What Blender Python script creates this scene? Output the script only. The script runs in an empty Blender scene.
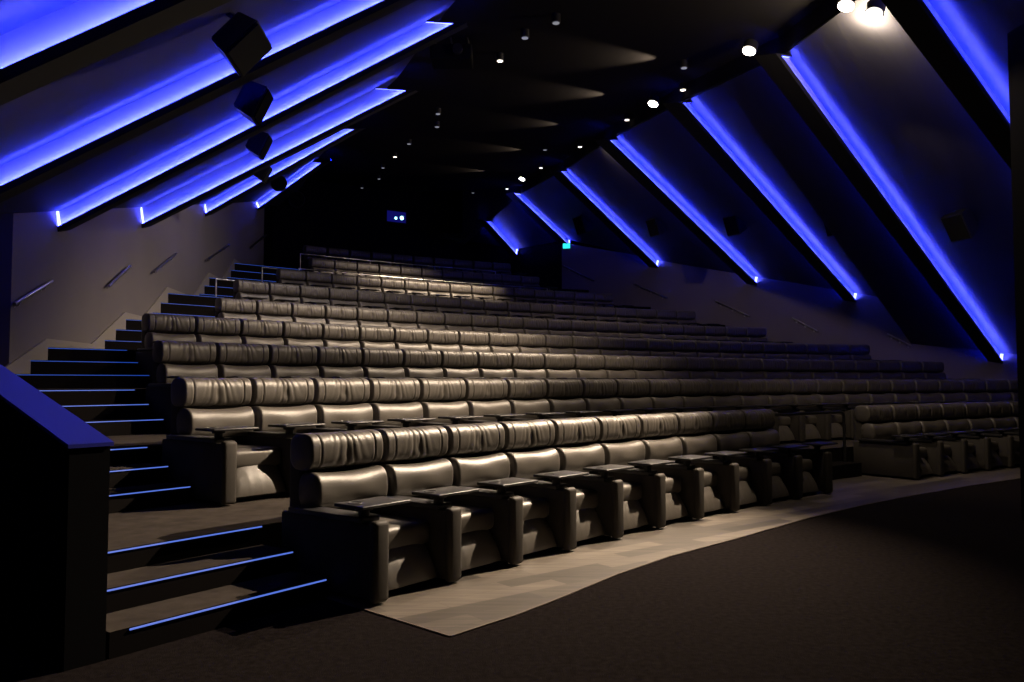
import bpy, bmesh, math, random
from mathutils import Vector, Matrix
random.seed(7)
PI = math.pi
sc = bpy.context.scene
COL = sc.collection

# ------------------------------------------------------------------ camera, world, lights, exposure
F_PX, H_CAM, TILT = 825.06, 1.3868, math.radians(2.768)
cam_d = bpy.data.cameras.new('camera'); cam = bpy.data.objects.new('camera', cam_d); COL.objects.link(cam)
cam_d.sensor_width = 36.0; cam_d.lens = 36.0 * F_PX / 1024.0
cam_d.clip_end = 200
cam.location = (0, 0, H_CAM); cam.rotation_euler = (PI / 2 + TILT, 0, 0)
sc.camera = cam
wd = bpy.data.worlds.new('world'); sc.world = wd; wd.use_nodes = True
bg = wd.node_tree.nodes['Background']; bg.inputs[0].default_value = (0.35, 0.4, 0.6, 1); bg.inputs[1].default_value = 0.0015
sc.view_settings.view_transform = 'Standard'; sc.view_settings.look = 'None'
sc.view_settings.gamma = 1.0; sc.view_settings.exposure = 0.0; sc.view_settings.use_curve_mapping = False

def spot(name, loc, target, power, size_deg, blend, col=(1.0, 0.80, 0.60), radius=0.05):
    d = bpy.data.lights.new(name, 'SPOT'); d.energy = power; d.color = col
    d.spot_size = math.radians(size_deg); d.spot_blend = blend; d.shadow_soft_size = radius
    o = bpy.data.objects.new(name, d); COL.objects.link(o); o.location = loc
    o.rotation_euler = (Vector(target) - Vector(loc)).to_track_quat('-Z', 'Y').to_euler()
    return o
def point(name, loc, power, col=(1.0, 0.80, 0.60), radius=0.08):
    d = bpy.data.lights.new(name, 'POINT'); d.energy = power; d.color = col; d.shadow_soft_size = radius
    o = bpy.data.objects.new(name, d); COL.objects.link(o); o.location = loc
    return o
WARM = (1.0, 0.78, 0.56)
spot('key_spotlight', (3.84, 9.22, 5.48), (-0.5, 6.7, 0.5), 5000, 76, 1.0, WARM, 0.03)
spot('row_spotlight', (3.25, 11.5, 5.85), (-0.6, 7.4, 0.6), 1900, 60, 0.9, WARM, 0.03)
spot('middle_spotlight', (3.15, 11.8, 5.85), (-0.4, 14.0, 2.2), 1300, 88, 1.0, WARM, 0.04)
spot('upper_spotlight', (2.35, 14.9, 6.15), (-1.0, 14.4, 2.4), 2400, 70, 1.0, WARM, 0.04)
spot('back_spotlight', (1.1, 20.6, 6.75), (-1.3, 21.9, 4.2), 2600, 60, 0.9, WARM, 0.04)
point('lamp_spill', (3.95, 9.1, 5.3), 150, WARM, 0.08)
WARM2 = (1.0, 0.86, 0.80)
spot('small_lamp_fill', (-2.2, 16.5, 6.6), (-5.2, 16.5, 0), 250, 150, 1.0, WARM2, 0.06)  # added wide fill for the left wall, standing for the small lamps
spot('small_lamp_fill', (1.6, 18.0, 6.5), (5.0, 20.0, 0), 300, 140, 1.0, WARM, 0.06)  # added wide fill towards the right wall, standing for the small lamps
spot('small_lamp_fill', (4.6, 11.0, 5.0), (7.4, 12.6, 0.6), 260, 104, 1.0, WARM, 0.06)  # added fill for the right seat block, no fitting of its own

# ------------------------------------------------------------------ measured plan of the room (metres)
SP = 0.70                                      # seat pitch along a row
ROWS = [(-1.461, 5.669, 0.9192, -0.02960), (-2.885, 7.086, 0.9168, -0.03092), (-4.012, 9.275, 0.8660, -0.02782),
        (-5.028, 11.236, 0.8531, -0.02734), (-5.121, 14.263, 0.8025, -0.02716), (-5.524, 16.368, 0.7973, -0.02782),
        (-5.620, 19.663, 0.7341, -0.02790), (-5.562, 22.535, 0.6895, -0.02790)]
FL = [0.0, 0.397, 0.825, 1.294, 1.815, 2.389, 3.058, 3.749, 4.46]
NS = [10, 27, 25, 25, 21, 19, 15, 11, 10]
ROWS = [(x, y, h, c) for (x, y, h, c) in ROWS]
RISER, TREAD = 0.243, 0.337
def rowpt(k, n, off=0.0):
    """point on row k at n seats from its left end, off metres behind (+) or in front (-)"""
    if k == 8: return rowpt(7, n + 1.1, off + 2.15)
    x0, y0, h0, c = ROWS[k]; h = h0 + c * SP * n
    return (x0 + (math.sin(h) - math.sin(h0)) / c - off * math.sin(h),
            y0 - (math.cos(h) - math.cos(h0)) / c + off * math.cos(h))
def rowhead(k, n):
    if k == 8: return rowhead(7, n + 1.1)
    return ROWS[k][2] + ROWS[k][3] * SP * n
def ray(px, py):
    dx = (px - 512) / F_PX; dz = (341 - py) / F_PX
    return Vector((dx, math.cos(TILT) - dz * math.sin(TILT), math.sin(TILT) + dz * math.cos(TILT)))
def at_depth(px, py, y):
    r = ray(px, py); return Vector((0, 0, H_CAM)) + r * (y / r.y)
# left wall line
def wl(y): return -4.70 - 0.12 * y
def wl_top(y): return 3.41 + (y - 9.6) * 0.2280
# right wall line, v = 0 near the fifth row end
def wr(v): return (7.77 + 0.768 * v, 23.56 - 0.64 * v)
def wr_top(v): return 3.49 - (v - 3.39) * 0.2410
AX = (-0.477, 0.879)
def ceil_z(x, y): return 5.14 + 0.115 * (x * AX[0] + y * AX[1])
def on_ceiling(px, py, drop=0.0):
    r = ray(px, py)
    t = (5.14 - drop - H_CAM) / (r.z - 0.115 * (r.x * AX[0] + r.y * AX[1]))
    return Vector((0, 0, H_CAM)) + r * t

# ------------------------------------------------------------------ materials
def mat(name, base, rough=0.5, spec=0.5, metal=0.0, emit=None, estr=0.0):
    m = bpy.data.materials.new(name); m.use_nodes = True
    b = m.node_tree.nodes['Principled BSDF']
    b.inputs['Base Color'].default_value = (*base, 1); b.inputs['Roughness'].default_value = rough
    b.inputs['Specular IOR Level'].default_value = spec; b.inputs['Metallic'].default_value = metal
    if emit: b.inputs['Emission Color'].default_value = (*emit, 1); b.inputs['Emission Strength'].default_value = estr
    return m
def noisy(m, c1, c2, scale=6.0, detail=6, bump=0.0, bscale=200.0, rough=None, coord='Object'):
    nt = m.node_tree; N = nt.nodes; L = nt.links; b = N['Principled BSDF']
    tc = N.new('ShaderNodeTexCoord'); n = N.new('ShaderNodeTexNoise'); n.inputs['Scale'].default_value = scale; n.inputs['Detail'].default_value = detail
    L.new(tc.outputs[coord], n.inputs['Vector'])
    r = N.new('ShaderNodeValToRGB'); r.color_ramp.elements[0].position = 0.3; r.color_ramp.elements[1].position = 0.7
    r.color_ramp.elements[0].color = (*c1, 1); r.color_ramp.elements[1].color = (*c2, 1)
    L.new(n.outputs['Fac'], r.inputs['Fac']); L.new(r.outputs['Color'], b.inputs['Base Color'])
    if bump:
        n2 = N.new('ShaderNodeTexNoise'); n2.inputs['Scale'].default_value = bscale; n2.inputs['Detail'].default_value = 3
        L.new(tc.outputs[coord], n2.inputs['Vector'])
        bp = N.new('ShaderNodeBump'); bp.inputs['Strength'].default_value = bump; bp.inputs['Distance'].default_value = 0.004
        L.new(n2.outputs['Fac'], bp.inputs['Height']); L.new(bp.outputs['Normal'], b.inputs['Normal'])
    return m
M = {}
M['leather'] = noisy(mat('black_leather', (0.05, 0.045, 0.04), 0.44, 0.6), (0.072, 0.065, 0.056), (0.098, 0.088, 0.076), 5, 4, 0.25, 260)
M['leather_side'] = noisy(mat('black_leather_side', (0.05, 0.045, 0.04), 0.62, 0.22), (0.042, 0.038, 0.033), (0.056, 0.050, 0.043), 4, 4, 0.2, 260)
M['pad'] = noisy(mat('black_laminate', (0.02, 0.02, 0.022), 0.42, 0.4), (0.016, 0.016, 0.018), (0.024, 0.023, 0.026), 9, 3)
M['plastic'] = mat('black_plastic', (0.012, 0.012, 0.013), 0.4, 0.5)
M['metal_dark'] = mat('black_powder_coat', (0.015, 0.015, 0.016), 0.35, 0.5)
M['grille'] = mat('black_grille', (0.006, 0.006, 0.006), 0.9, 0.05)
M['steel'] = mat('brushed_steel', (0.45, 0.43, 0.41), 0.3, 0.5, 1.0)
M['carpet'] = noisy(mat('charcoal_carpet', (0.03, 0.027, 0.026), 0.98, 0.0), (0.008, 0.0065, 0.0065), (0.015, 0.0125, 0.0125), 26, 8, 0.8, 160)
M['tier'] = noisy(mat('grey_brown_carpet', (0.06, 0.05, 0.045), 0.95, 0.0), (0.042, 0.036, 0.032), (0.062, 0.053, 0.046), 9, 8, 0.6, 160)
M['riser'] = mat('black_riser', (0.010, 0.009, 0.009), 0.9, 0.0)
M['clad'] = noisy(mat('grey_wall_paint', (0.16, 0.145, 0.15), 0.8, 0.2), (0.150, 0.136, 0.142), (0.170, 0.154, 0.158), 0.8, 5)
M['clad_dark'] = noisy(mat('dark_grey_wall_paint', (0.06, 0.052, 0.052), 0.8, 0.2), (0.160, 0.140, 0.142), (0.180, 0.158, 0.160), 0.8, 5)
M['slope'] = noisy(mat('midnight_panel_paint', (0.05, 0.05, 0.055), 0.65, 0.25), (0.026, 0.026, 0.030), (0.032, 0.032, 0.036), 0.7, 4)
M['beam'] = mat('beam_paint', (0.16, 0.16, 0.17), 0.6, 0.25)
M['front'] = mat('beam_front_paint', (0.016, 0.016, 0.017), 0.7, 0.1)
M['lit_side'] = mat('beam_lit_side_paint', (0.22, 0.22, 0.23), 0.6, 0.2)
M['black'] = mat('black_wall_paint', (0.008, 0.008, 0.009), 0.9, 0.0)
M['ceil'] = mat('black_ceiling_tile', (0.018, 0.017, 0.017), 0.85, 0.0)
LEDC = (0.002, 0.016, 1.0)
M['led'] = mat('blue_led', (0.1, 0.1, 0.1), 0.5, 0.2, 0, LEDC, 340.0)
M['led_end'] = mat('blue_led_end', (0.1, 0.1, 0.1), 0.5, 0.2, 0, (0.06, 0.07, 1.0), 18.0)
M['led_white_fill'] = mat('added_led_white', (0.1, 0.1, 0.1), 0.5, 0.2, 0, (0.50, 0.50, 1.0), 75.0)
M['led_dim'] = mat('blue_led_dim', (0.1, 0.1, 0.1), 0.5, 0.2, 0, (0.003, 0.015, 1.0), 60.0)
M['led_step'] = mat('step_led', (0.1, 0.1, 0.1), 0.5, 0.2, 0, (0.14, 0.26, 1.0), 0.7)
M['led_upper'] = mat('step_led_soft', (0.1, 0.1, 0.1), 0.5, 0.2, 0, (0.04, 0.16, 0.9), 0.40)
M['exit'] = mat('exit_glow', (0.1, 0.3, 0.3), 0.5, 0.2, 0, (0.02, 0.62, 0.50), 2.0)
M['lamp'] = mat('lamp_lens_bright', (0.5, 0.5, 0.5), 0.5, 0.2, 0, (1.0, 0.86, 0.70), 30.0)
M['lamp_small'] = mat('lamp_lens', (0.5, 0.5, 0.5), 0.5, 0.2, 0, (1.0, 0.88, 0.72), 3.0)
M['lamp_dim'] = mat('lamp_lens_dim', (0.5, 0.5, 0.5), 0.5, 0.2, 0, (0.8, 0.85, 1.0), 0.22)
M['booth_light'] = mat('booth_light', (0.3, 0.5, 0.5), 0.5, 0.2, 0, (0.35, 0.9, 1.0), 4.0)
M['booth_glass'] = mat('booth_glass', (0.01, 0.01, 0.04), 0.1, 0.5, 0, (0.01, 0.01, 0.25), 0.4)

def wood_mat():
    m = mat('grey_oak_planks', (0.2, 0.17, 0.14), 0.5, 0.35); nt = m.node_tree; N = nt.nodes; L = nt.links; b = N['Principled BSDF']
    tc = N.new('ShaderNodeTexCoord'); mp = N.new('ShaderNodeMapping'); mp.inputs['Rotation'].default_value = (0, 0, math.radians(-38))
    L.new(tc.outputs['Object'], mp.inputs['Vector'])
    br = N.new('ShaderNodeTexBrick'); br.inputs['Scale'].default_value = 1.0
    br.inputs['Brick Width'].default_value = 0.95; br.inputs['Row Height'].default_value = 0.17; br.inputs['Mortar Size'].default_value = 0.0015
    br.inputs['Color1'].default_value = (0.048, 0.042, 0.037, 1); br.inputs['Color2'].default_value = (0.150, 0.131, 0.111, 1); br.inputs['Mortar'].default_value = (0.05, 0.043, 0.037, 1)
    br.offset = 0.37
    L.new(mp.outputs['Vector'], br.inputs['Vector'])
    st = N.new('ShaderNodeMapping'); st.inputs['Rotation'].default_value = (0, 0, math.radians(-38)); st.inputs['Scale'].default_value = (1.2, 16, 1)
    L.new(tc.outputs['Object'], st.inputs['Vector'])
    n = N.new('ShaderNodeTexNoise'); n.inputs['Scale'].default_value = 1.6; n.inputs['Detail'].default_value = 8
    L.new(st.outputs['Vector'], n.inputs['Vector'])
    r = N.new('ShaderNodeValToRGB'); r.color_ramp.elements[0].position = 0.3; r.color_ramp.elements[0].color = (0.62, 0.62, 0.62, 1)
    r.color_ramp.elements[1].position = 0.7; r.color_ramp.elements[1].color = (1.15, 1.12, 1.08, 1)
    L.new(n.outputs['Fac'], r.inputs['Fac'])
    mx = N.new('ShaderNodeMixRGB'); mx.blend_type = 'MULTIPLY'; mx.inputs['Fac'].default_value = 1
    L.new(br.outputs['Color'], mx.inputs['Color1']); L.new(r.outputs['Color'], mx.inputs['Color2']); L.new(mx.outputs['Color'], b.inputs['Base Color'])
    return m
M['wood'] = wood_mat()

# ------------------------------------------------------------------ mesh helpers
class MB:
    def __init__(s): s.bm = bmesh.new()
    def box(s, x0, x1, y0, y1, z0, z1, mtx=None, bev=0.0, seg=2):
        bm = s.bm; vs = [bm.verts.new((x, y, z)) for x in (x0, x1) for y in (y0, y1) for z in (z0, z1)]
        idx = [(0, 1, 3, 2), (4, 6, 7, 5), (0, 4, 5, 1), (2, 3, 7, 6), (0, 2, 6, 4), (1, 5, 7, 3)]
        fs = [bm.faces.new([vs[i] for i in f]) for f in idx]
        geo = vs
        if bev > 0:
            es = list({e for f in fs for e in f.edges})
            r = bmesh.ops.bevel(bm, geom=es, offset=bev, segments=seg, profile=0.5, affect='EDGES', clamp_overlap=True)
            geo = list({v for f in r['faces'] for v in f.verts} | {v for v in vs if v.is_valid})
        if mtx is not None: bmesh.ops.transform(bm, matrix=mtx, verts=[v for v in geo if v.is_valid])
        return s
    def hexa(s, p):   # 8 points: bottom ring 0-3, top ring 4-7
        vs = [s.bm.verts.new(q) for q in p]
        for f in ((3, 2, 1, 0), (4, 5, 6, 7), (0, 1, 5, 4), (1, 2, 6, 5), (2, 3, 7, 6), (3, 0, 4, 7)): s.bm.faces.new([vs[i] for i in f])
        return s
    def bar(s, a, b, w, h, up=(0, 0, 1)):
        a = Vector(a); b = Vector(b); d = (b - a).normalized(); u = Vector(up)
        side = d.cross(u).normalized() * w / 2; u2 = side.normalized().cross(d).normalized() * h / 2
        return s.hexa([a - side - u2, a + side - u2, b + side - u2, b - side - u2, a - side + u2, a + side + u2, b + side + u2, b - side + u2])
    def tube(s, pts, r, n=10, cap=True):
        pts = [Vector(p) for p in pts]; rings = []
        for i, p in enumerate(pts):
            d = (pts[min(i + 1, len(pts) - 1)] - pts[max(i - 1, 0)]).normalized()
            a = d.orthogonal().normalized() if abs(d.z) > 0.95 else d.cross(Vector((0, 0, 1))).normalized()
            c = d.cross(a).normalized()
            if rings and False: pass
            rings.append([s.bm.verts.new(p + (a * math.cos(t) + c * math.sin(t)) * r) for t in [2 * PI * j / n for j in range(n)]])
        for i in range(len(rings) - 1):
            A = rings[i]; B = rings[i + 1]
            # match rotation
            best = min(range(n), key=lambda o: (A[0].co - B[o].co).length)
            B2 = B[best:] + B[:best]
            if (A[1].co - B2[1].co).length > (A[1].co - B2[-1].co).length: B2 = [B2[0]] + B2[1:][::-1]
            rings[i + 1] = B2
            for j in range(n): s.bm.faces.new([A[j], A[(j + 1) % n], B2[(j + 1) % n], B2[j]])
        if cap:
            s.bm.faces.new(rings[0][::-1]); s.bm.faces.new(rings[-1])
        return s
    def disc(s, c, axis, r, h, n=24, r2=None):
        c = Vector(c); d = Vector(axis).normalized(); a = d.orthogonal().normalized(); b = d.cross(a)
        r2 = r if r2 is None else r2
        A = [s.bm.verts.new(c + (a * math.cos(t) + b * math.sin(t)) * r) for t in [2 * PI * j / n for j in range(n)]]
        B = [s.bm.verts.new(c + d * h + (a * math.cos(t) + b * math.sin(t)) * r2) for t in [2 * PI * j / n for j in range(n)]]
        for j in range(n): s.bm.faces.new([A[j], A[(j + 1) % n], B[(j + 1) % n], B[j]])
        s.bm.faces.new(A[::-1]); s.bm.faces.new(B); return s
    def prism(s, poly, z0, z1):
        A = [s.bm.verts.new((p[0], p[1], z0)) for p in poly]; B = [s.bm.verts.new((p[0], p[1], z1)) for p in poly]; n = len(poly)
        for j in range(n): s.bm.faces.new([A[j], A[(j + 1) % n], B[(j + 1) % n], B[j]])
        s.bm.faces.new(A[::-1]); s.bm.faces.new(B); return s
    def build(s, name, m, parent=None, smooth=False):
        bmesh.ops.recalc_face_normals(s.bm, faces=s.bm.faces)
        me = bpy.data.meshes.new(name); s.bm.to_mesh(me); s.bm.free()
        ms = m if isinstance(m, (list, tuple)) else [m]
        for q in ms: me.materials.append(q)
        if smooth:
            for p in me.polygons: p.use_smooth = True
        o = bpy.data.objects.new(name, me); COL.objects.link(o)
        if parent: o.parent = parent
        return o
def smooth_angle(o, deg=40):
    me = o.data
    for p in me.polygons: p.use_smooth = True
    try: me.set_sharp_from_angle(angle=math.radians(deg))
    except Exception: pass
    return o
def tag(o, label=None, cat=None, group=None, kind=None):
    if label: o['label'] = label
    if cat: o['category'] = cat
    if group: o['group'] = group
    if kind: o['kind'] = kind
    return o
def empty(name, loc=(0, 0, 0), rz=0):
    o = bpy.data.objects.new(name, None); COL.objects.link(o); o.location = loc; o.rotation_euler = (0, 0, rz); o.empty_display_size = 0.1
    return o
def struct(name, mb, m, label=None):
    o = mb.build(name, m); o['kind'] = 'structure'
    if label: o['label'] = label
    return o

# ------------------------------------------------------------------ outlines: where curves stop
PAR0 = (-2.02, 4.17); PDIR = (-0.800, 0.600); PLEN = 4.35
def side_left(p):      # > 0 inside the room / stair side
    x, y = p
    d1 = x - wl(y)                                             # right of left wall
    # parapet line: inside is the up-right side
    rx, ry = x - PAR0[0], y - PAR0[1]
    d2 = rx * 0.6 + ry * 0.8
    return min(d1, d2)
def side_right(p):
    x, y = p; rx, ry = x - 7.77, y - 23.56
    return -(rx * 0.64 + ry * 0.768)
def n_left(k, off):
    n = -0.15
    while n > -14 and side_left(rowpt(k, n, off)) > 0: n -= 0.02
    return n
def n_right(k, off):
    n = 5.0
    while n < 44 and side_right(rowpt(k, n, off)) > 0: n += 0.05
    return n
def curve(k, off, n0, n1, step=0.5):
    m = max(2, int(abs(n1 - n0) / step) + 1)
    return [rowpt(k, n0 + (n1 - n0) * i / (m - 1), off) for i in range(m)]
BACKOFF = 6.2
bwl = rowpt(7, -2.6, BACKOFF); bwr = rowpt(7, 14.5, BACKOFF)

# ------------------------------------------------------------------ floor and tiers
struct('floor', MB().prism([(-9, -3), (26, -3), (26, 36), (-9, 36)], -0.12, 0.0), M['carpet'])
edge = [(-0.336, 4.545), (0.02, 4.95), (0.279, 5.30), (0.75, 5.98), (1.238, 6.58), (1.937, 7.289), (2.956, 8.372), (3.862, 9.235), (4.6, 9.861), (5.9, 10.88), (7.321, 11.878), (9.4, 13.15), (11.6, 14.3)]
back = curve(0, RISER - 0.01, 21.5, -0.25, 0.7)
struct('floor_wood', MB().prism(edge + [(11.2, 15.0)] + back + [(-1.30, 5.44)], 0.0, 0.006), M['wood'])
seam = MB()
for i in range(len(edge) - 1):
    a, b = edge[i], edge[i + 1]; seam.bar((a[0], a[1], 0.005), (b[0], b[1], 0.005), 0.018, 0.006)
seam.bar((-0.853 - 0.3, 5.03 + 0.28, 0.005), (-0.336, 4.545, 0.005), 0.012, 0.006)
struct('trim_1', seam, mat('edge_trim', (0.12, 0.10, 0.085), 0.6, 0.2))
for k in range(1, 9):
    kk = k - 1
    nl, nr = n_left(kk, RISER), n_right(kk, RISER)
    front = curve(kk, RISER, nl, nr)
    last = front[-1]
    poly = front[:]
    # along the right wall to the back corner, across the back, down the left wall
    if side_right(last) > 0.3: poly.append((last[0] + 2, last[1] + 5))
    poly += [wr(-15.5), bwr, bwl, (wl(29.0), 29.0)]
    if poly[0][1] < 6.9: poly.append((wl(6.95), 6.95))
    o = struct('floor_tier', MB().prism(poly, FL[k - 1] if k > 1 else 0.0, FL[k]), [M['tier'], M['riser']])
    for p in o.data.polygons:
        if abs(p.normal.z) < 0.5: p.material_index = 1

# ------------------------------------------------------------------ walls and ceiling
def wall_prism(pts_bt, thick, nrm):     # pts: list of (x, y, z0, z1) along a line
    mb = MB(); n = Vector((nrm[0], nrm[1], 0)) * thick; bm = mb.bm
    F = [(bm.verts.new((x, y, a)), bm.verts.new((x, y, b))) for x, y, a, b in pts_bt]
    B = [(bm.verts.new((x + n.x, y + n.y, a)), bm.verts.new((x + n.x, y + n.y, b))) for x, y, a, b in pts_bt]
    for i in range(len(F) - 1):
        bm.faces.new([F[i][0], F[i + 1][0], F[i + 1][1], F[i][1]]); bm.faces.new([B[i][0], B[i][1], B[i + 1][1], B[i + 1][0]])
        bm.faces.new([F[i][1], F[i + 1][1], B[i + 1][1], B[i][1]]); bm.faces.new([F[i][0], B[i][0], B[i + 1][0], F[i + 1][0]])
    bm.faces.new([F[0][0], F[0][1], B[0][1], B[0][0]]); bm.faces.new([F[-1][0], B[-1][0], B[-1][1], F[-1][1]])
    return mb
struct('wall_left', wall_prism([(wl(9.6), 9.6, 0, wl_top(9.6)), (wl(25.7), 25.7, 0, wl_top(25.7))], 0.2, (-0.99, -0.12)), M['clad'])
struct('wall_left_near', wall_prism([(wl(-3) - 0.25, -3, 0, 2.0), (wl(9.6) - 0.25, 9.6, 0, wl_top(9.6))], 0.2, (-0.99, -0.12)), M['black'])
struct('wall_left_far', wall_prism([(wl(25.7) - 0.1, 25.72, 0, wl_top(25.7)), (wl(33) - 0.1, 33, 0, 9.5)], 0.2, (-0.99, -0.12)), M['black'])
VR0, VR1 = -7.86, 3.39
a, b = wr(VR0), wr(VR1)
struct('wall_right', wall_prism([(*a, 0, wr_top(VR0)), (*b, 0, wr_top(VR1))], 0.2, (0.64, 0.768)), M['clad_dark'])
a2, b2 = wr(VR1), wr(13)
struct('wall_right_low', wall_prism([(*a2, 0, 2.40), (*b2, 0, 0.75)], 0.2, (0.64, 0.768)), M['clad_dark'])
cap = MB(); cap.bar((a2[0] - 0.02, a2[1] - 0.03, 2.41), (b2[0] - 0.02, b2[1] - 0.03, 0.76), 0.10, 0.03)
struct('trim_2', cap, M['clad'])
a3, b3 = wr(VR0 - 0.05), wr(-15.5)
struct('wall_right_far', wall_prism([(a3[0] + 0.1, a3[1] + 0.1, 0, wr_top(VR0) - 0.05), (b3[0], b3[1], 0, 8)], 0.2, (0.64, 0.768)), M['black'])
d = Vector((bwr[0] - bwl[0], bwr[1] - bwl[1])).normalized()
p0 = Vector(bwl) - d * 1.5; p1 = Vector(bwr) + d * 4
struct('wall_back', wall_prism([(p0.x, p0.y, 0, 10), (p1.x, p1.y, 0, 10)], 0.2, (-d.y, d.x)), M['black'])
struct('wall_screen_side', MB().box(5.08, 5.5, 7.9, 8.3, 0, 6.0), M['black'])
def lt(y):       # left ceiling line, from the upper ends of the left beams
    pts = [(-4, 3.9), (4.6, 1.2), (8.0, 0.15), (11.4, -0.93), (14.6, -2.02), (18.8, -3.68), (24.9, -5.8), (34, -8.4)]
    for (ya, xa), (yb, xb) in zip(pts, pts[1:]):
        if ya <= y <= yb: return xa + (xb - xa) * (y - ya) / (yb - ya)
# beams: (base point, top point)
BL = []
for (px, bpy_, tpx, tpy) in ((54, 205, 445, 22), (138, 207, 398, 85), (202, 202, 350, 128), (254, 195, 320, 163)):
    k_ = (px - 512) / F_PX; y = -4.70 / (k_ + 0.12); x = wl(y)
    BL.append((Vector((x, y, wl_top(y))), on_ceiling(tpx - 2, tpy - 6 - (8 if px == 54 else 5 if px == 138 else 2), 0.22)))
BL.insert(0, (Vector((wl(7.3), 7.3, wl_top(7.3))), Vector((0.15, 7.5, ceil_z(0.15, 8.0) - 0.1))))
BL.insert(0, (Vector((wl(3.8), 3.8, wl_top(3.8) - 0.27)), Vector((1.2, 4.6, ceil_z(1.2, 4.6) - 0.24))))
BL.append((Vector((wl(28.2), 28.2, wl_top(27.2))), on_ceiling(300, 187, 0.22)))
BR = []
for (px, tpx, tpy) in ((569, 521, 193), (658, 566, 168), (757, 615, 135), (856, 688, 97)):
    k_ = (px - 512) / F_PX; v = (k_ * 23.56 - 7.77) / (0.768 + 0.64 * k_); x, y = wr(v)
    BR.append((Vector((x, y, wr_top(v) + (0.20 if px == 569 else 0.0))), on_ceiling(tpx, tpy, 0.22)))
v = 5.4; x, y = wr(v); BR.append((Vector((x, y, 2.12)), on_ceiling(787, 50, 0.22)))
v = 9.0; x, y = wr(v); BR.append((Vector((x, y, 1.50)), on_ceiling(905, -40, 0.22)))
v = -9.9; x, y = wr(v); BR.insert(0, (Vector((x, y, wr_top(v) - 0.45)), at_depth(491, 219, 28.3)))

def quad_panels(name, bases, tops, mat_):
    mb = MB(); bm = mb.bm
    for (a, b, c, d_) in zip(bases, bases[1:], tops[1:], tops):
        N = 6
        g = [[bm.verts.new((a.lerp(b, i / N)).lerp(d_.lerp(c, i / N), j / N)) for j in range(N + 1)] for i in range(N + 1)]
        for i in range(N):
            for j in range(N): bm.faces.new([g[i][j], g[i + 1][j], g[i + 1][j + 1], g[i][j + 1]])
    bmesh.ops.remove_doubles(bm, verts=bm.verts, dist=0.001)
    bmesh.ops.recalc_face_normals(bm, faces=bm.faces)
    o = struct(name, mb, mat_)
    sol = o.modifiers.new('thickness', 'SOLIDIFY'); sol.thickness = 0.12; sol.offset = 0 
    return o
lb = [Vector((wl(-3), -3, 1.5))] + [p for p, q in BL] + [Vector((wl(33), 33, 8.4))]
ltp = [Vector((3.5, -3, ceil_z(3.5, -3)))] + [q for p, q in BL] + [Vector((-7.9, 33, ceil_z(-7.9, 33)))]
quad_panels('ceiling_slope_left', lb, ltp, M['slope'])
w_end = wr(VR1); wt = Vector((w_end[0], w_end[1], wr_top(VR1))); wlow = Vector((w_end[0], w_end[1], 2.41))
fr = 0.66
wtop = BR[4][1].lerp(BR[5][1], 0.42)
rb = [Vector((*wr(-15.5), wr_top(-13.5)))] + [p for p, q in BR[:5]] + [wt]
rt = [BR[0][1] + (BR[0][1] - BR[1][1])] + [q for p, q in BR[:5]] + [wtop]
quad_panels('ceiling_slope_right', rb, rt, M['slope'])
xe = wr(13)
rb2 = [wlow] + [p for p, q in BR[5:]] + [Vector((xe[0], xe[1], 0.8)), Vector((20, 2, 0.8))]
tt = BR[6][1] + (BR[6][1] - BR[5][1])
rt2 = [wtop] + [q for p, q in BR[5:]] + [tt, Vector((tt.x + 3, -3, tt.z - 1))]
quad_panels('ceiling_slope_right', rb2, rt2, M['slope'])
# ceiling between the two lines of beam tops
cl = [q for q in ltp]; cr = [q for q in rt[:-1]] + [q for q in rt2]
poly = [(q.x - 0.05, q.y) for q in cl] + [(q.x + 0.05, q.y) for q in sorted(cr, key=lambda q: -q.y)]
mb = MB(); bm = mb.bm
A = [bm.verts.new((x, y, ceil_z(x, y))) for x, y in poly]; B = [bm.verts.new((x, y, ceil_z(x, y) + 0.15)) for x, y in poly]
for j in range(len(poly)): bm.faces.new([A[j], A[(j + 1) % len(poly)], B[(j + 1) % len(poly)], B[j]])
bm.faces.new(A[::-1]); bm.faces.new(B)
bmesh.ops.triangulate(bm, faces=[f for f in bm.faces if len(f.verts) > 4])
struct('ceiling', mb, M['ceil'])
# small upstand closing the gap from slopes to the ceiling
for nm, line in (('trim_3', ltp), ('trim_4', rt[:-1] + rt2[1:])):
    mb = MB()
    for p, q in zip(line, line[1:]):
        for_ = [(p.x, p.y, p.z - 0.02), (q.x, q.y, q.z - 0.02), (q.x, q.y, ceil_z(q.x, q.y) + 0.05), (p.x, p.y, ceil_z(p.x, p.y) + 0.05)]
        n = Vector((q.y - p.y, p.x - q.x, 0)).normalized() * 0.03
        if nm == 'trim_3': n = -n
        mb.hexa([Vector(v) for v in for_] + [Vector(v) + n for v in for_])
    struct(nm, mb, M['ceil'])

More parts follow.
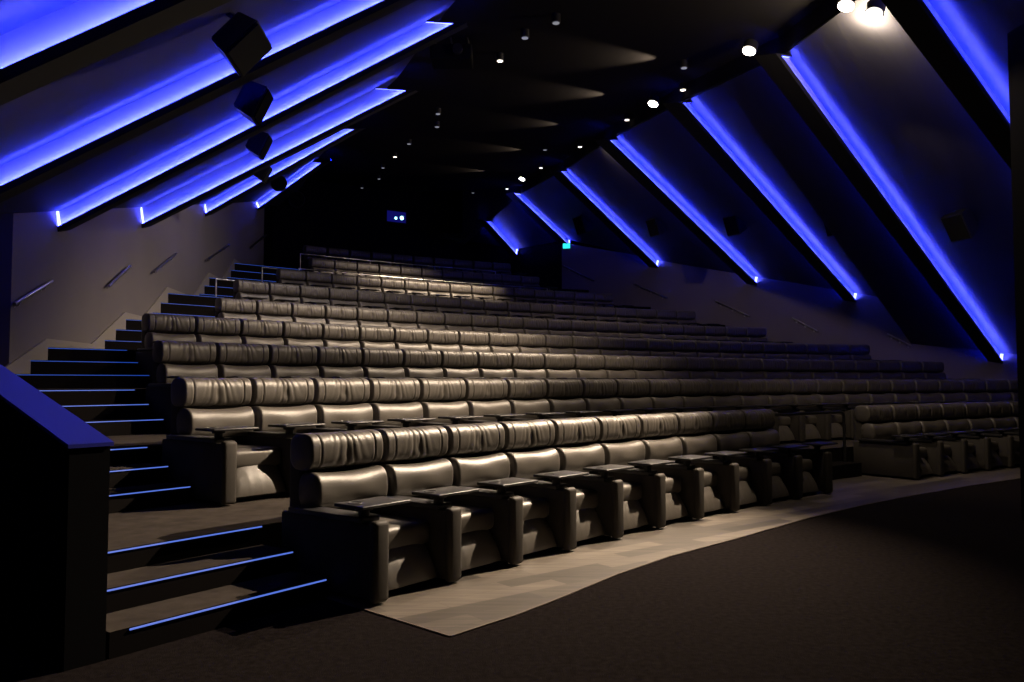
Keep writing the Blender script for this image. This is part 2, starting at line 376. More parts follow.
# ------------------------------------------------------------------ LED beams
ORD = ['first', 'second', 'third', 'fourth', 'fifth', 'sixth', 'seventh', 'eighth', 'ninth', 'tenth', 'eleventh', 'twelfth', 'thirteenth',
       'fourteenth', 'fifteenth', 'sixteenth', 'seventeenth', 'eighteenth', 'nineteenth', 'twentieth', 'twenty-first', 'twenty-second',
       'twenty-third', 'twenty-fourth', 'twenty-fifth', 'twenty-sixth', 'twenty-seventh']
def beam(base, top, near, label, group, depth=0.27, width=0.20):
    """fin running from base to top on the sloping panel; near = along the wall towards the front"""
    along = (top - base).normalized()
    nr = (near - along * near.dot(along)).normalized()
    inn = along.cross(nr).normalized()
    if inn.z > 0: inn = -inn
    root = empty('light_beam', base)
    def P(s_, u, w): return along * s_ + nr * u + inn * w
    L = (top - base).length
    hz = Vector((along.x, along.y, 0)).length; sh = -along.z / hz; sh1 = min(1.8, -inn.z / along.z); LT = L - depth * sh1 + (0.12 if 'left slope' in group else 0.30)        # lower end is cut plumb, along the wall
    def hexp(s0, s1, u0, u1, w0, w1, plumb=(True, 2)):
        a0, a1 = (sh if plumb[0] else 0) if plumb[0] != 2 else sh1, (sh if plumb[1] else 0) if plumb[1] != 2 else sh1
        return [P(s0 + a0 * w0, u0, w0), P(s0 + a0 * w0, u1, w0), P(s1 + a1 * w0, u1, w0), P(s1 + a1 * w0, u0, w0),
                P(s0 + a0 * w1, u0, w1), P(s0 + a0 * w1, u1, w1), P(s1 + a1 * w1, u1, w1), P(s1 + a1 * w1, u0, w1)]
    LIP = 0.085
    MB().hexa(hexp(0, LT, -width, 0, -0.06, depth)).build('beam_body', M['front'], root)
    MB().hexa(hexp(0, LT, 0.0005, 0.004, 0.0, depth)).build('added_pale_side', M['lit_side'], root)  # added pale plate, makes the blue wash brighter on this side
    MB().hexa(hexp(0.0, LT, 0.048, 0.052, depth - 0.024, depth - 0.002)).build('led_white_fill', M['led_white_fill'], root)  # added pale strip that whitens the edge of the blue wash
    MB().hexa(hexp(-0.02, LT + 0.02, -width - 0.03, LIP, depth, depth + 0.022)).hexa(hexp(0, LT, LIP - 0.008, LIP, depth - 0.040, depth)).build('front_plate', M['front'], root)
    MB().hexa(hexp(0.0, LT, 0.018, 0.046, depth - 0.014, depth - 0.001)).build('led_strip', M['led'], root)
    MB().hexa(hexp(0.0, LT, -width - 0.024, -width - 0.004, depth - 0.008, depth - 0.001)).build('led_strip', M['led_dim'], root)
    MB().hexa(hexp(-0.035, 0.0, -0.02, LIP, -0.04, depth + 0.022, (True, True))).build('end_plate', M['front'], root)
    MB().hexa(hexp(LT, LT + 0.03, -0.02, LIP, -0.04, depth + 0.022, (2, 2))).build('end_plate', M['front'], root)
    MB().hexa(hexp(0.001, 0.008, 0.006, LIP - 0.012, 0.0, depth - 0.018, (True, True))).build('led_strip', M['led_end'], root)
    MB().hexa(hexp(LT - 0.008, LT - 0.001, 0.006, 0.030, 0.0, depth - 0.018, (2, 2))).build('led_strip', M['led_end'], root)
    tag(root, label, 'light fixture', group); return root
lab_l = ['blue-lit diagonal beam in the top left corner of the left ceiling slope', 'long blue-lit diagonal beam crossing behind the largest hanging speaker',
         'blue-lit diagonal beam ending lowest on the near end of the grey left wall', 'blue-lit diagonal beam next after the lowest one above the grey left wall',
         'blue-lit diagonal beam over the middle handrails of the left wall', 'short blue-lit beam over the far end of the grey left wall',
         'shortest blue-lit beam, beyond the far corner of the left wall']
for i, ((p, q), l) in enumerate(zip(BL, lab_l)):
    beam(p, q, Vector((0.12, -0.99, 0.0)) + Vector((0, 0, -0.2)), l, 'blue-lit beams on the left slope', 0.35 if i == 3 else 0.27)
lab_r = ['shortest blue-lit beam on the right slope, beyond the green exit sign', 'short blue-lit beam ending right above the green exit sign',
         'third blue-lit beam on the right slope from the back of the hall', 'blue-lit beam with a white lower end in the middle of the right slope',
         'blue-lit beam with a white lower end nearest the corner of the right wall', 'long blue-lit beam reaching down to the low sloping wall at right',
         'blue-lit beam in the top right corner beside the black column']
for (p, q), l in zip(BR, lab_r):
    beam(p, q, Vector((0.768, -0.64, -0.2)), l, 'blue-lit beams on the right slope', 0.27, 0.20)

# ------------------------------------------------------------------ recliner
def roll(name, mtl, parent, w, cy, cz, hy, hz, seam=None, wrinkle=0.0, ex=2.6, seed=0, nx=56, na=36, sag=0.0, fold=0.0, endr=0.05):
    bm = bmesh.new(); rng = random.Random(seed)
    ph = [rng.uniform(0, 6.28) for _ in range(8)]
    rings = []
    for i in range(nx + 1):
        u = -1 + 2 * i / nx; x = u * w / 2
        e = max(0.0, (abs(x) - (w / 2 - endr)) / endr); sc_ = math.sqrt(max(0.0, 1 - e * e * 0.92)) * (1 - 0.0) if e > 0 else 1.0
        ring = []
        for j in range(na):
            t = 2 * PI * j / na; c, s = math.cos(t), math.sin(t)
            yy = math.copysign(abs(c) ** (2 / ex), c) * hy; zz = math.copysign(abs(s) ** (2 / ex), s) * hz
            k = sc_
            front = max(0.0, -c) ; topf = max(0.0, s)
            dsp = 0.0
            g = math.exp(-(x / 0.125) ** 2)
            if wrinkle:
                fr = 1 if c < 0.25 else 0.2
                # gathers fan out from the centre of the front
                xx = x * (1 + 0.35 * (s)) 
                dsp -= wrinkle * fr * g * (0.5 + 0.5 * math.sin(xx * 95 + ph[0] + 1.1 * s + 0.8 * math.sin(xx * 31 + ph[1]))) ** 3
                dsp -= wrinkle * 0.22 * fr * (0.5 + 0.5 * math.sin(xx * 53 + ph[2] + 2.0 * s * (1 if x > 0 else -1) + math.sin(x * 19 + ph[3]))) ** 4
                # pinched button
                d2 = (x / 0.030) ** 2 + ((s + 0.15) / 0.28) ** 2
                if c < 0: dsp -= 0.016 * math.exp(-d2)
            if seam:
                for sx in seam:
                    dsp -= 0.007 * math.exp(-((x - sx) / 0.006) ** 2)
                    dsp += 0.0015 * math.exp(-((abs(x - sx) - 0.014) / 0.006) ** 2)
            if fold: dsp += fold * front * math.sin(x * 14 + ph[4]) * math.sin(3 * s + ph[5])
            zc = -sag * (1 - u * u) if s > 0 else 0
            r = math.hypot(yy, zz); f = (r * k + dsp) / r if r else 1
            ring.append(bm.verts.new((x, cy + yy * f, cz + zz * f + zc)))
        rings.append(ring)
    for i in range(nx):
        for j in range(na): bm.faces.new([rings[i][j], rings[i][(j + 1) % na], rings[i + 1][(j + 1) % na], rings[i + 1][j]])
    bm.faces.new(rings[0][::-1]); bm.faces.new(rings[-1])
    mb = MB(); mb.bm.free(); mb.bm = bm
    return smooth_angle(mb.build(name, mtl, parent, True), 60)

def arm(parent, x, outer=False):
    a = smooth_angle(MB().box(x - 0.058, x + 0.058, -0.80, 0.10, 0.03, 0.495, bev=0.012).build('armrest', M['leather_side'], parent))
    # upright rounded front strip
    mb = MB(); mb.box(x - 0.064, x + 0.064, -0.845, -0.775, 0.012, 0.515, bev=0.030, seg=4)
    smooth_angle(mb.build('arm_front', M['leather_side'], a), 50)
    mb = MB(); mb.box(x - 0.080, x + 0.080, -0.73, 0.0, 0.497, 0.533, bev=0.008)
    smooth_angle(mb.build('arm_pad', M['pad'], a), 40)
    return a
def tray(parent, x):
    mb = MB(); mb.box(x - 0.13, x + 0.29, -0.80, -0.53, 0.590, 0.612, bev=0.009, seg=3)
    t = smooth_angle(mb.build('tray_table', M['pad'], parent), 40)
    mb = MB(); mb.disc((x - 0.01, -0.68, 0.500), (0, 0, 1), 0.034, 0.092, 16); mb.disc((x - 0.01, -0.68, 0.570), (0, 0, 1), 0.055, 0.02, 16)
    smooth_angle(mb.build('swivel_post', M['metal_dark'], t), 40)
    mb = MB(); n = 24
    cx, cy, cz = x - 0.05, -0.64, 0.6125
    pts = [(cx + 0.043 * math.cos(2 * PI * j / n), cy + 0.043 * math.sin(2 * PI * j / n), cz) for j in range(n + 1)]
    mb.tube(pts, 0.004, 6, False); mb.disc((cx, cy, cz - 0.001), (0, 0, 1), 0.041, 0.0015, 20)
    smooth_angle(mb.build('cup_holder', M['plastic'], t), 40)
    return t
def make_chair(seed, end=False, detail=1.0):
    root = empty('recliner')
    s = roll('headrest', M['leather'], root, 0.680, 0.0, 0.893, 0.126, 0.127, seam=(-0.245, 0.245), wrinkle=0.0085, ex=2.8, seed=seed, nx=80, na=40, sag=0.003, endr=0.022)
    roll('lumbar_cushion', M['leather'], root, 0.668, -0.075, 0.628, 0.120, 0.135, wrinkle=0, ex=2.6, seed=seed + 5, nx=48, na=28, sag=0.022, fold=0.005, endr=0.03)
    mb = MB(); mb.box(-0.318, 0.318, -0.02, 0.165, 0.16, 0.975, bev=0.055, seg=4)
    smooth_angle(mb.build('backrest', M['leather_side'], root), 50)
    # seat cushion with a crowned top and a rolled front
    mb = MB(); mb.box(-0.278, 0.278, -0.665, -0.02, 0.26, 0.420, bev=0.045, seg=5)
    smooth_angle(mb.build('seat_cushion', M['leather'], root), 60)
    # footrest: bulging flap whose top edge is arched
    bm = bmesh.new(); nx, nz = 24, 14; g = []
    for i in range(nx + 1):
        u = -1 + 2 * i / nx; col = []
        for j in range(nz + 1):
            v = j / nz; ztop = 0.305 - 0.075 * abs(u) ** 3.0
            z = 0.050 + (ztop - 0.050) * v
            bul = 0.055 * math.sqrt(max(0, 1 - abs(u) ** 4)) * (math.sin(PI * (0.12 + 0.80 * v))) ** 0.6
            seamd = 0.010 * math.exp(-((v - 0.70 - 0.05 * (1 - u * u)) / 0.03) ** 2)
            rip = 0.0015 * math.sin(u * 17 + seed) * math.sin(PI * v) + 0.0015 * math.sin(u * 31 + seed * 2) * (1 - v)
            col.append(bm.verts.new((u * 0.268, -0.725 + 0.11 * v - bul + seamd + rip, z)))
        g.append(col)
    bk = [[bm.verts.new((v.co.x, -0.58, v.co.z)) for v in (col[0], col[-1])] for col in g]
    for i in range(nx):
        for j in range(nz): bm.faces.new([g[i][j], g[i + 1][j], g[i + 1][j + 1], g[i][j + 1]])
        bm.faces.new([g[i][-1], g[i + 1][-1], bk[i + 1][1], bk[i][1]]); bm.faces.new([g[i][0], bk[i][0], bk[i + 1][0], g[i + 1][0]])
        bm.faces.new([bk[i][0], bk[i][1], bk[i + 1][1], bk[i + 1][0]])
    for i in (0, nx): bm.faces.new([v for v in g[i]] + [bk[i][1], bk[i][0]])
    mb = MB(); mb.bm.free(); mb.bm = bm; smooth_angle(mb.build('footrest', M['leather'], root), 55)
    mb = MB(); mb.box(-0.27, 0.27, -0.64, 0.10, 0.006, 0.24, bev=0.01); mb.build('chair_base', M['leather_side'], root)
    arm(root, -0.35); tray(root, -0.35)
    if end: arm(root, 0.35); tray(root, 0.35)
    return root
def children(o, pool): return [c for c in pool if c.parent == o]
def copy_tree(o, pool, parent=None):
    c = o.copy(); COL.objects.link(c)
    if parent: c.parent = parent
    for ch in children(o, pool): copy_tree(ch, pool, c)
    return c
protos = []
for sd in range(5):
    before = set(COL.objects); r = make_chair(11 + sd * 3); protos.append([r, [o for o in COL.objects if o not in before], False])
before = set(COL.objects); r = make_chair(31, True); pend = [r, [o for o in COL.objects if o not in before], False]
def place(k, n, zf, label, group, end=False):
    P = pend if end else random.choice(protos)
    o = P[0] if not P[2] else copy_tree(P[0], P[1])
    P[2] = True
    x, y = rowpt(k, n); o.location = (x, y, zf); o.rotation_euler = (0, 0, rowhead(k, n))
    tag(o, label, 'seat', group); return o
rown = ['front', 'second', 'third', 'fourth', 'fifth', 'sixth', 'seventh', 'eighth', 'back']
RIGHT_N0 = 13.35
for k in range(9):
    g = 'black leather recliners in the %s row' % rown[k] + (' left of the aisle' if k == 0 else '')
    for i in range(NS[k]):
        l = 'black leather recliner with tray, %s from the left end of the %s row' % (ORD[i], rown[k])
        if k == 0: l = 'black leather recliner with tray, %s from the left in the nearest front block' % ORD[i]
        place(k, i + 0.5, FL[k] + (0.006 if k == 0 else 0), l, g, i == NS[k] - 1)
for i in range(8):
    place(0, RIGHT_N0 + i + 0.5, 0.006, 'dim black recliner, %s from the aisle in the right front block' % ORD[i], 'recliners in the front row right of the aisle', i == 7)
for P in protos: assert P[2]

# ------------------------------------------------------------------ left stair flights with lit nosings
flight_where = ['between the floor and the second row', 'beside the second row', 'beside the third row', 'beside the fourth row',
                'beside the fifth row', 'beside the sixth row', 'beside the seventh row', 'beside the eighth row']
for k in range(8):
    root = empty('stair_flight', (*rowpt(k, -0.8, RISER), FL[k]))
    ox, oy, oz = root.location
    nr_ = -0.16
    h = (FL[k + 1] - FL[k]) / 3
    for j in (1, 2, 3):
        off = RISER + TREAD * (j - 3)
        n0 = n_left(k, off) + (0.04)
        z = FL[k] + h * j
        if j < 3:
            n1b = n_left(k, RISER) + 0.04
            f = curve(k, off, n0, nr_, 0.4); b_ = curve(k, RISER, nr_, n1b, 0.4)
            mb = MB(); mb.prism([(x - ox, y - oy) for x, y in f + b_], (FL[k] + 0.0) - oz, z - oz)
            o = mb.build('stair_step', [M['tier'] if k < 2 else M['carpet'], M['riser']], root)
            for p in o.data.polygons:
                if abs(p.normal.z) < 0.5: p.material_index = 1
        mb = MB(); f = curve(k, off - 0.004, n0 + (0.15 if (k == 0 and j == 1) else 0.0), nr_, 0.4)
        for p, q in zip(f, f[1:]):
            mb.bar((p[0] - ox, p[1] - oy, z - 0.010 - oz), (q[0] - ox, q[1] - oy, z - 0.010 - oz), 0.008, 0.008)
        mb.build('nosing_light', M['led_step'] if k < 3 else M['led_upper'], root)
    tag(root, 'three carpeted steps with thin blue lit edges ' + flight_where[k], 'steps', 'blue-edged steps of the left aisle')

# skirting board that climbs the left wall with the steps
path = []
for k in range(3, 8):
    for off, z in ((RISER - 3 * TREAD, FL[k]), (RISER, FL[k + 1])):
        x, y = rowpt(k, n_left(k, off), off); path.append((y, z))
path.append((25.6, FL[8]))
mb = MB()
for (ya, za), (yb, zb) in zip(path, path[1:]):
    q = [Vector((wl(ya) + 0.002, ya, za - 0.35)), Vector((wl(yb) + 0.002, yb, zb - 0.35)), Vector((wl(yb) + 0.032, yb, zb - 0.35)), Vector((wl(ya) + 0.032, ya, za - 0.35))]
    mb.hexa(q + [Vector((p.x, p.y, (za if i in (0, 3) else zb) + 0.11)) for i, p in enumerate(q)])
struct('baseboard_left', mb, mat('skirting_paint', (0.26, 0.24, 0.22), 0.6, 0.2))

# steps in the right-hand aisle
root = empty('stair_flight', (*rowpt(0, 11.6, RISER), 0)); ox, oy, oz = root.location
f = curve(0, RISER - TREAD, 10.9, RIGHT_N0 - 0.25, 0.4); b_ = curve(0, RISER, RIGHT_N0 - 0.25, 10.9, 0.4)
mb = MB(); mb.prism([(x - ox, y - oy) for x, y in f + b_], 0.006, 0.20); mb.build('stair_step', M['riser'], root)
tag(root, 'dark step in the gap between the two front seat blocks', 'steps')

# parapet at left foreground
root = empty('balustrade', (PAR0[0], PAR0[1], 0))
nx_, ny_ = -0.6, -0.8; TH = 0.20
def PP(d, w): return Vector((PDIR[0] * d + nx_ * w, PDIR[1] * d + ny_ * w, 0))
ztop = lambda d: 1.06 + 0.30 * d
mb = MB(); z = Vector((0, 0, 1))
mb.hexa([PP(0, 0), PP(PLEN, 0), PP(PLEN, TH), PP(0, TH), PP(0, 0) + z * ztop(0), PP(PLEN, 0) + z * ztop(PLEN), PP(PLEN, TH) + z * ztop(PLEN), PP(0, TH) + z * ztop(0)])
mb.build('panel', M['black'], root)
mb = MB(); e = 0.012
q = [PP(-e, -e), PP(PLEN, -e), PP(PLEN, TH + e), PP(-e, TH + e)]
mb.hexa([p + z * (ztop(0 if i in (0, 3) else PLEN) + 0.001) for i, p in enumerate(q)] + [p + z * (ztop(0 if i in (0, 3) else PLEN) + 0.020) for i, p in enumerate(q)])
mb.build('cap', mat('cap_blue_light_paint', (0.004, 0.008, 0.26), 0.5, 0.4), root)  # blue LED light on the cap is painted into its colour
tag(root, 'dark solid balustrade beside the left steps, its sloping cap painted as if lit blue', 'balustrade')

# ------------------------------------------------------------------ handrails on the walls
def handrail(a, b, nrm, label, group, brackets=2):
    root = empty('handrail', a); n = Vector(nrm); a0 = Vector((0, 0, 0)); b0 = Vector(b) - Vector(a); 
    mb = MB(); mb.tube([a0 + n * 0.07, b0 + n * 0.07], 0.022, 10); smooth_angle(mb.build('rail', M['steel'], root), 50)
    for i in range(brackets):
        t = 0.15 + 0.7 * i / max(1, brackets - 1); p = a0.lerp(b0, t)
        mb = MB(); mb.tube([p + Vector((0, 0, -0.06)), p + n * 0.05 + Vector((0, 0, -0.06)), p + n * 0.07 + Vector((0, 0, -0.01))], 0.009, 8)
        mb.disc(p + Vector((0, 0, -0.06)), n, 0.028, 0.008, 12); smooth_angle(mb.build('bracket', M['steel'], root), 50)
    return tag(root, label, 'handrail', group)
def left_wall_pt(px, py):
    r = ray(px, py); t = -4.70 / (r.x + 0.12 * r.y); return Vector((0, 0, H_CAM)) + r * t
def right_wall_pt(px, py):
    r = ray(px, py); t = (7.77 * 0.64 + 23.56 * 0.768) / (r.x * 0.64 + r.y * 0.768); return Vector((0, 0, H_CAM)) + r * t
hl = [((8, 304), (46, 281), 'steel handrail at the near end of the grey left wall'),
      ((104, 286), (126, 266), 'short steel handrail, second along the grey left wall'),
      ((150, 272), (172, 254), 'short steel handrail, third along the grey left wall'),
      ((204, 260), (226, 245), 'short steel handrail, fourth along the grey left wall'),
      ((248, 248), (264, 235), 'short steel handrail at the far corner of the grey left wall')]
for a, b, l in hl: handrail(left_wall_pt(*a), left_wall_pt(*b), (0.99, 0.12, 0), l, 'handrails on the left wall')
hr = [((565, 266), (595, 281), 'thin handrail on the right wall just below the exit sign'),
      ((635, 284), (668, 298), 'thin handrail, second from the exit sign on the right wall'),
      ((716, 301), (750, 316), 'thin handrail under the middle beam end on the right wall'),
      ((793, 318), (818, 331), 'thin handrail under the white beam end near the right wall corner'),
      ((888, 334), (912, 346), 'thin handrail where the right wall drops to the low sloping wall')]
for a, b, l in hr: handrail(right_wall_pt(*a), right_wall_pt(*b), (-0.64, -0.768, 0), l, 'handrails on the right wall', 3)

# aisle rail at the right end of the front block
root = empty('guard_rail', (0, 0, 0))
def rail_pts(k, off, n0, n1, z0, ztop_, r=0.08):
    pts = [Vector((*rowpt(k, n0, off), z0)), Vector((*rowpt(k, n0, off), ztop_ - r))]
    a = Vector((*rowpt(k, n0, off), ztop_)); d_ = (Vector((*rowpt(k, n1, off), ztop_)) - a).normalized()
    for i in range(1, 6):
        t = i / 5 * PI / 2; pts.append(a + d_ * r * (1 - math.cos(t)) + Vector((0, 0, -r + r * math.sin(t))))
    e_ = Vector((*rowpt(k, n1, off), ztop_))
    m = max(2, int(abs(n1 - n0)))
    for i in range(1, m): pts.append(Vector((*rowpt(k, n0 + (n1 - n0) * i / m, off), ztop_)))
    for i in range(0, 6):
        t = i / 5 * PI / 2; pts.append(e_ - d_ * r * (1 - math.sin(t)) + Vector((0, 0, -r + r * math.cos(t))))
    pts.append(Vector((*rowpt(k, n1, off), z0)))
    return pts
P = rail_pts(0, 0.16, 10.12, 13.08, 0.006, 0.93)
mb = MB(); mb.tube(P, 0.022, 10); o = smooth_angle(mb.build('guard_rail', M['metal_dark']), 50)
bpy.data.objects.remove(root)
tag(o, 'black tubular guard rail in the gap between the front seat blocks', 'rail')
for k, n0, n1, zz, l in ((6, 1.0, 12.0, 0.88, 'long thin rail standing behind the seventh row'), (7, -0.2, 9.0, 0.90, 'long thin rail standing behind the eighth row')):
    o = empty('guard_rail', (*rowpt(k, n0, RISER + 0.06), FL[k + 1])); ox, oy, oz = o.location
    zt = 0.42 + (0.02 if k == 7 else 0.0)
    mb = MB(); mb.tube([Vector((*rowpt(k, n0 + (n1 - n0) * i / 12, RISER + 0.06), FL[k + 1] + zt)) - Vector((ox, oy, oz)) for i in range(13)], 0.016, 8)
    smooth_angle(mb.build('rail', M['steel'], o), 50)
    for i in range(4):
        n = n0 + 0.02 + (n1 - n0 - 0.04) * i / 3; p = Vector((*rowpt(k, n, RISER + 0.06), FL[k + 1])) - Vector((ox, oy, oz))
        mb = MB(); mb.tube([p, p + Vector((0, 0, zt))], 0.014, 8); smooth_angle(mb.build('post', M['steel'], o), 50)
    tag(o, l, 'rail', 'rails behind the upper rows')
for px, y0, y1, k, n, l in ((224, 279, 293, 5, -0.35, 'short post rail at the left end of the sixth row'), (267, 267, 281, 6, -0.35, 'short post rail at the left end of the seventh row')):
    p = Vector((*rowpt(k, n, RISER + 0.05), FL[k + 1])); o = empty('post_rail', p)
    mb = MB(); mb.tube([(0, 0, 0), (0, 0, 0.36)], 0.016, 8); smooth_angle(mb.build('post', M['steel'], o), 50)
    q = Vector((*rowpt(k, n + 0.9, RISER + 0.05), FL[k + 1])) - p
    mb = MB(); mb.tube([(0, 0, 0.36), (q.x, q.y, 0.36)], 0.014, 8); smooth_angle(mb.build('rail', M['steel'], o), 50)
    tag(o, l, 'rail', 'short post rails on the left aisle')

# ------------------------------------------------------------------ speakers on the slopes
from mathutils.geometry import intersect_ray_tri
def slope_hit(px, py, bases, tops):
    r = ray(px, py).normalized(); o = Vector((0, 0, H_CAM)); best = None
    for (a, b, c, d_) in zip(bases, bases[1:], tops[1:], tops):
        for tri in ((a, b, c), (a, c, d_)):
            h = intersect_ray_tri(*tri, r, o, True)
            if h is not None and (best is None or (h - o).length < (best[0] - o).length):
                n = (tri[1] - tri[0]).cross(tri[2] - tri[0]).normalized()
                if n.z > 0: n = -n
                best = (h, n)
    return best
def speaker(px, py, sizew, bases, tops, face, label, group, back_off=0.40, roll_=0.0, rnd=False):
    h = slope_hit(px, py, bases, tops)
    if h is None: print('no slope at', px, py); return
    hit, n = h
    r = ray(px, py).normalized(); c = hit - r * (back_off / max(0.25, abs(r.dot(n)))) if False else hit - r * back_off
    # foot of the bracket: straight up to the slope
    root = empty('wall_speaker', c)
    zdir = Vector(face).normalized(); q = zdir.to_track_quat('-Y', 'Z'); R = q.to_matrix().to_4x4() @ Matrix.Rotation(roll_, 4, 'Y')
    w, d_, hh = sizew, sizew * 0.78, sizew * 1.15
    if rnd:
        f = R @ Vector((0, -1, 0))
        mb = MB(); mb.disc(-f * 0.14, f, w * 0.36, 0.26, 28, w * 0.5); smooth_angle(mb.build('cabinet', M['plastic'], root), 30)
        mb = MB(); mb.disc(f * 0.121, f, w * 0.47, 0.012, 28); smooth_angle(mb.build('grille', M['grille'], root), 30)
    mb = MB(); bm = mb.bm
    # cabinet: wide grille face at -y, tapered back
    p = [(-w / 2, -d_ / 2, -hh / 2), (w / 2, -d_ / 2, -hh / 2), (w * 0.34, d_ / 2, -hh * 0.38), (-w * 0.34, d_ / 2, -hh * 0.38),
         (-w / 2, -d_ / 2, hh / 2), (w / 2, -d_ / 2, hh / 2), (w * 0.34, d_ / 2, hh * 0.46), (-w * 0.34, d_ / 2, hh * 0.46)]
    if not rnd:
      mb.hexa([Vector(v) for v in p]); bmesh.ops.bevel(bm, geom=list(bm.edges), offset=0.012, segments=2, affect='EDGES')
      bmesh.ops.transform(bm, matrix=R, verts=bm.verts); smooth_angle(mb.build('cabinet', M['plastic'], root), 30)
      mb = MB(); mb.box(-w * 0.45, w * 0.45, -d_ / 2 - 0.014, -d_ / 2 - 0.001, -hh * 0.45, hh * 0.45, mtx=R, bev=0.004); mb.build('grille', M['grille'], root)
    # U bracket and arm to the slope
    up = -n; top = up * (back_off * 1.0 + 0.35)
    # exact distance to plane
    dist = (hit - c).dot(-n); top = -n * (dist - 0.02)
    mb = MB(); e_ = R @ Vector((0, d_ * 0.3, hh * 0.42)); mb.tube([e_, e_ * 0.3 + top * 0.7, top], 0.025, 8)
    mb.disc(top, n, 0.09, 0.02, 16); smooth_angle(mb.build('bracket', M['metal_dark'], root), 40)
    tag(root, label, 'speaker', group)
G1 = 'speakers hung from the left slope'
speaker(239, 42, 0.30, lb, ltp, (0.75, -0.25, -0.60), 'largest black speaker, hung high on the left slope nearest the camera', G1, 1.6, 0.35)
speaker(252, 102, 0.30, lb, ltp, (0.90, 0.10, -0.42), 'black speaker right below the largest one on the left slope', G1, 2.3)
speaker(258, 144, 0.30, lb, ltp, (0.90, 0.10, -0.42), 'black speaker third in the column on the left slope', G1, 2.3)
speaker(262, 172, 0.30, lb, ltp, (0.90, 0.10, -0.42), 'small black speaker fourth in the column on the left slope', G1, 2.3)
speaker(278, 183, 0.42, lb, ltp, (0.45, -0.85, -0.30), 'round-looking black speaker crossing the short far beam', G1, 2.3, 0, True)
speaker(296, 199, 0.55, lb, ltp, (0.45, -0.85, -0.30), 'farthest black speaker at the end of the left slope', G1, 2.3, 0, True)
G2 = 'speakers hung from the right slope'
speaker(962, 224, 0.40, rb2, rt2, (-0.8, -0.3, -0.5), 'black bracketed speaker on the slope left of the longest beam', G2) if slope_hit(962, 224, rb2, rt2) else speaker(962, 224, 0.40, rb, rt, (-0.8, -0.3, -0.5), 'black bracketed speaker between the two nearest beams at right', G2)
speaker(837, 223, 0.40, rb, rt, (-0.8, -0.45, -0.35), 'dark box speaker left of the long beam above the wall corner', G2) if slope_hit(837, 223, rb, rt) else None
speaker(736, 224, 0.42, rb, rt, (-0.8, -0.45, -0.35), 'dark box speaker in the middle of the right slope', G2)
speaker(657, 226, 0.42, rb, rt, (-0.8, -0.45, -0.35), 'dark box speaker above the second handrail on the right slope', G2)
speaker(584, 224, 0.50, rb, rt, (-0.8, -0.45, -0.35), 'dark speaker tinted green beside the exit sign', G2)

# ------------------------------------------------------------------ ceiling lamps
def downlight(px, py, kind, label, tilt=None):
    p = on_ceiling(px, py, 0.30 if px == 846 else 0.50 if px == 874 else 0.12 if kind != 'lamp' else 0.22); root = empty('ceiling_lamp', p)
    mb = MB(); big = kind == 'lamp'
    r = 0.085 if big else 0.045
    dirn = Vector((-0.35, -0.25, -1)).normalized() if big else Vector((0, 0, -1))
    mb.disc(-dirn * 0.12, dirn, r + 0.015, 0.115, 20); mb.tube([-dirn * 0.10, Vector((0, 0, 0.12))], 0.012, 8)
    smooth_angle(mb.build('housing', M['plastic'], root), 40)
    mb = MB(); mb.disc(Vector((0, 0, 0)), dirn, r, 0.006, 20); mb.build('lens', M[kind], root)
    tag(root, label, 'lamp', 'lamps under the dark ceiling'); return p
big = [(846, 6, 'left one of the glaring pair of lamps at the top right'), (874, 14, 'right one of the glaring pair of lamps at the top right'),
       (749, 51, 'bright spotlight above the nearest right beam with a white end'), (653, 104, 'brightest spotlight in the middle of the right lamp line'),
       (522, 179, 'bright spotlight at the far end of the right lamp line')]
for x, y, l in big: downlight(x, y, 'lamp', l)
small = [(507, 189, 'lamp_small'), (541, 168, 'lamp_small'), (580, 147, 'lamp_small'), (627, 120, 'lamp_small'), (683, 90, 'lamp_small'),
         (500, 61, 'lamp_small'), (395, 157, 'lamp_small'), (409, 144, 'lamp_dim'), (438, 114, 'lamp_dim'), (383, 168, 'lamp_dim'),
         (379, 179, 'lamp_dim'), (362, 188, 'lamp_dim'), (525, 38, 'lamp_dim'), (556, 23, 'lamp_dim'), (684, 68, 'lamp_dim'), (545, 150, 'lamp_dim'), (473, 193, 'lamp_dim'), (437, 127, 'lamp_dim')]
sl = ['small lit lamp, farthest of the right-hand line', 'small lit lamp just above the second shortest right beam', 'small lit lamp above the third right beam from the back',
      'small lit lamp left of the brightest spotlight', 'small lit lamp over the top end of the white-ended right beam', 'small lit lamp, nearest of the left-hand line',
      'small lit lamp in the far part of the left-hand line', 'dim lamp just nearer than the lit one in the far left-hand line', 'dim lamp midway along the left-hand line',
      'dim lamp just beyond the lit one in the far left-hand line', 'dim lamp second from the far end of the left-hand line', 'dim lamp at the far end of the left-hand line',
      'dim lamp near the ceiling top between the two lines', 'dim bluish lamp highest in the middle of the ceiling', 'dim bluish lamp above the right lamp line',
      'dim lamp beside the small lit lamps at the far right line', 'faint lamp just left of the far end of the right lamp line', 'dim lamp just under the midway lamp of the left-hand line']
for (x, y, kd), l in zip(small, sl): downlight(x, y, kd, l)
# wall-wash leak along the ceiling from the adjustable fittings
for i, (x, y, pw) in enumerate(((671, 72, 30), (617, 106, 26), (569, 134, 14), (530, 158, 14), (492, 178, 10))):
    p = on_ceiling(x, y, 0.20)
    spot('ceiling_wash', p, p + Vector((-1.5, 0.1, 0.20)), pw * 4, 74, 0.6, WARM, 0.02)

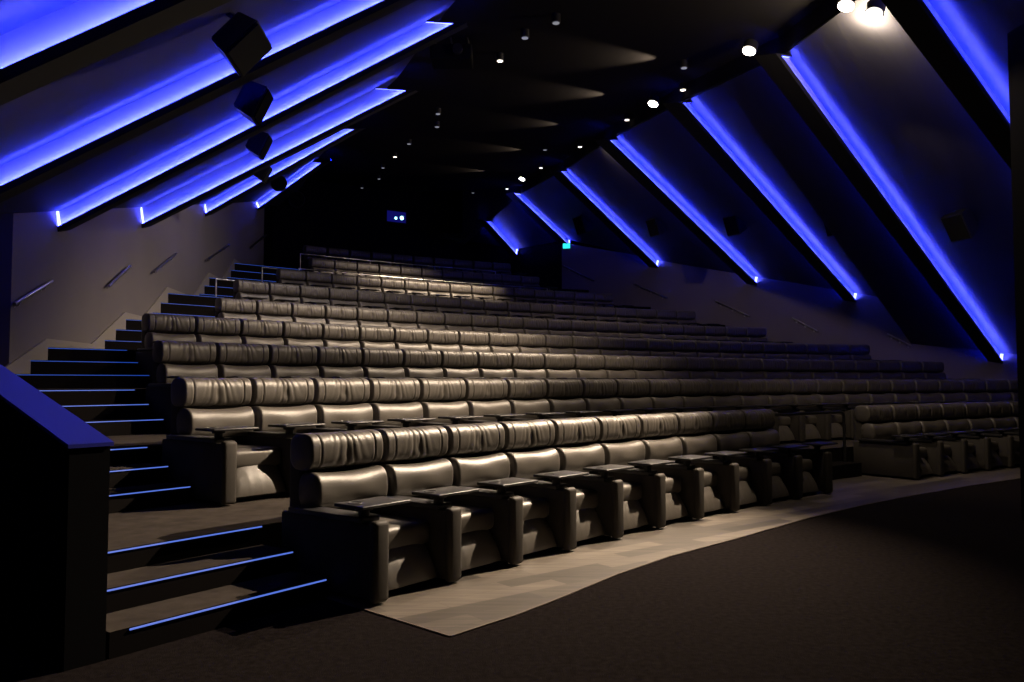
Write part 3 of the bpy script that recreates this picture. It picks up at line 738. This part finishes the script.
# exit signs, projection booth light
def exit_sign(c, nrm, label, w=0.34, h=0.17):
    root = empty('exit_sign', c); n = Vector(nrm).normalized(); R = n.to_track_quat('-Y', 'Z').to_matrix().to_4x4()
    mb = MB(); mb.box(-w / 2 - 0.02, w / 2 + 0.02, 0.0, 0.06, -h / 2 - 0.02, h / 2 + 0.02, mtx=R, bev=0.006); mb.build('housing', M['plastic'], root)
    mb = MB(); mb.box(-w / 2, w / 2, -0.012, -0.001, -h / 2, h / 2, mtx=R); mb.build('lit_panel', M['exit'], root)
    mb = MB(); mb.tube([R @ Vector((0, 0.03, h / 2)), R @ Vector((0, 0.03, h / 2 + 0.25))], 0.008, 6); mb.build('hanger', M['metal_dark'], root)
    tag(root, label, 'sign', 'green exit signs')
exit_sign(at_depth(566.5, 246, 27.4), (-0.2, -1, 0), 'glowing green exit sign at the far end of the right wall', 0.24, 0.16)
exit_sign(at_depth(260, 211, 25.4), (0.9, -0.3, 0), 'glowing green exit sign at the far corner of the left wall', 0.26, 0.14)
hy = bwl[1] + (bwr[1] - bwl[1]) * 0.35
m_ = Vector(bwl).lerp(Vector(bwr), 0.5)
dn = Vector((d.y, -d.x, 0))
def on_back(px, py):
    r = ray(px, py); n = Vector((-d.y, d.x, 0)); t = n.dot(Vector((bwl[0], bwl[1], 0))) / n.dot(r); return Vector((0, 0, H_CAM)) + r * t
c = on_back(396, 217); root = empty('projection_window', c + dn * 0.02)
R = dn.to_track_quat('-Y', 'Z').to_matrix().to_4x4()
mb = MB(); 
for (x0, x1, z0, z1) in ((-0.42, 0.42, 0.20, 0.24), (-0.42, 0.42, -0.24, -0.20), (-0.42, -0.38, -0.2, 0.2), (0.38, 0.42, -0.2, 0.2)): mb.box(x0, x1, -0.03, 0.0, z0, z1, mtx=R)
mb.build('frame', M['plastic'], root)
mb = MB(); mb.box(-0.38, 0.38, -0.012, -0.006, -0.20, 0.20, mtx=R); mb.build('pane', M['booth_glass'], root)
mb = MB(); mb.disc(R @ Vector((-0.02, -0.013, -0.05)), dn, 0.05, 0.006, 16); mb.build('booth_light', M['booth_light'], root)
mb = MB(); mb.disc(R @ Vector((0.22, -0.013, -0.02)), dn, 0.075, 0.006, 16); mb.build('booth_light', M['booth_light'], root)
tag(root, 'small projection booth window in the back wall with two teal lights', 'window')
# equipment truss hanging left of the ceiling centre
c = on_ceiling(452, 56, 0.25); root = empty('ceiling_projector', c)
mb = MB(); mb.box(-0.30, 0.30, -0.22, 0.22, -0.12, 0.10, bev=0.02); mb.build('housing', M['grille'], root)
mb = MB(); mb.disc((0.1, -0.22, 0.0), (0, -1, 0), 0.07, 0.08, 16); mb.build('lens_barrel', M['plastic'], root)
mb = MB()
for sx in (-0.24, 0.24): mb.tube([(sx, 0, 0.08), (sx, 0, 0.25)], 0.012, 8)
for sx in (-0.24, 0, 0.24): mb.tube([(sx, -0.3, 0.16), (sx, 0.3, 0.16)], 0.012, 8)
mb.build('bracket', M['metal_dark'], root)
tag(root, 'dark device hanging from the black ceiling right of the left beams', 'projector')
print('objects', len(COL.objects))
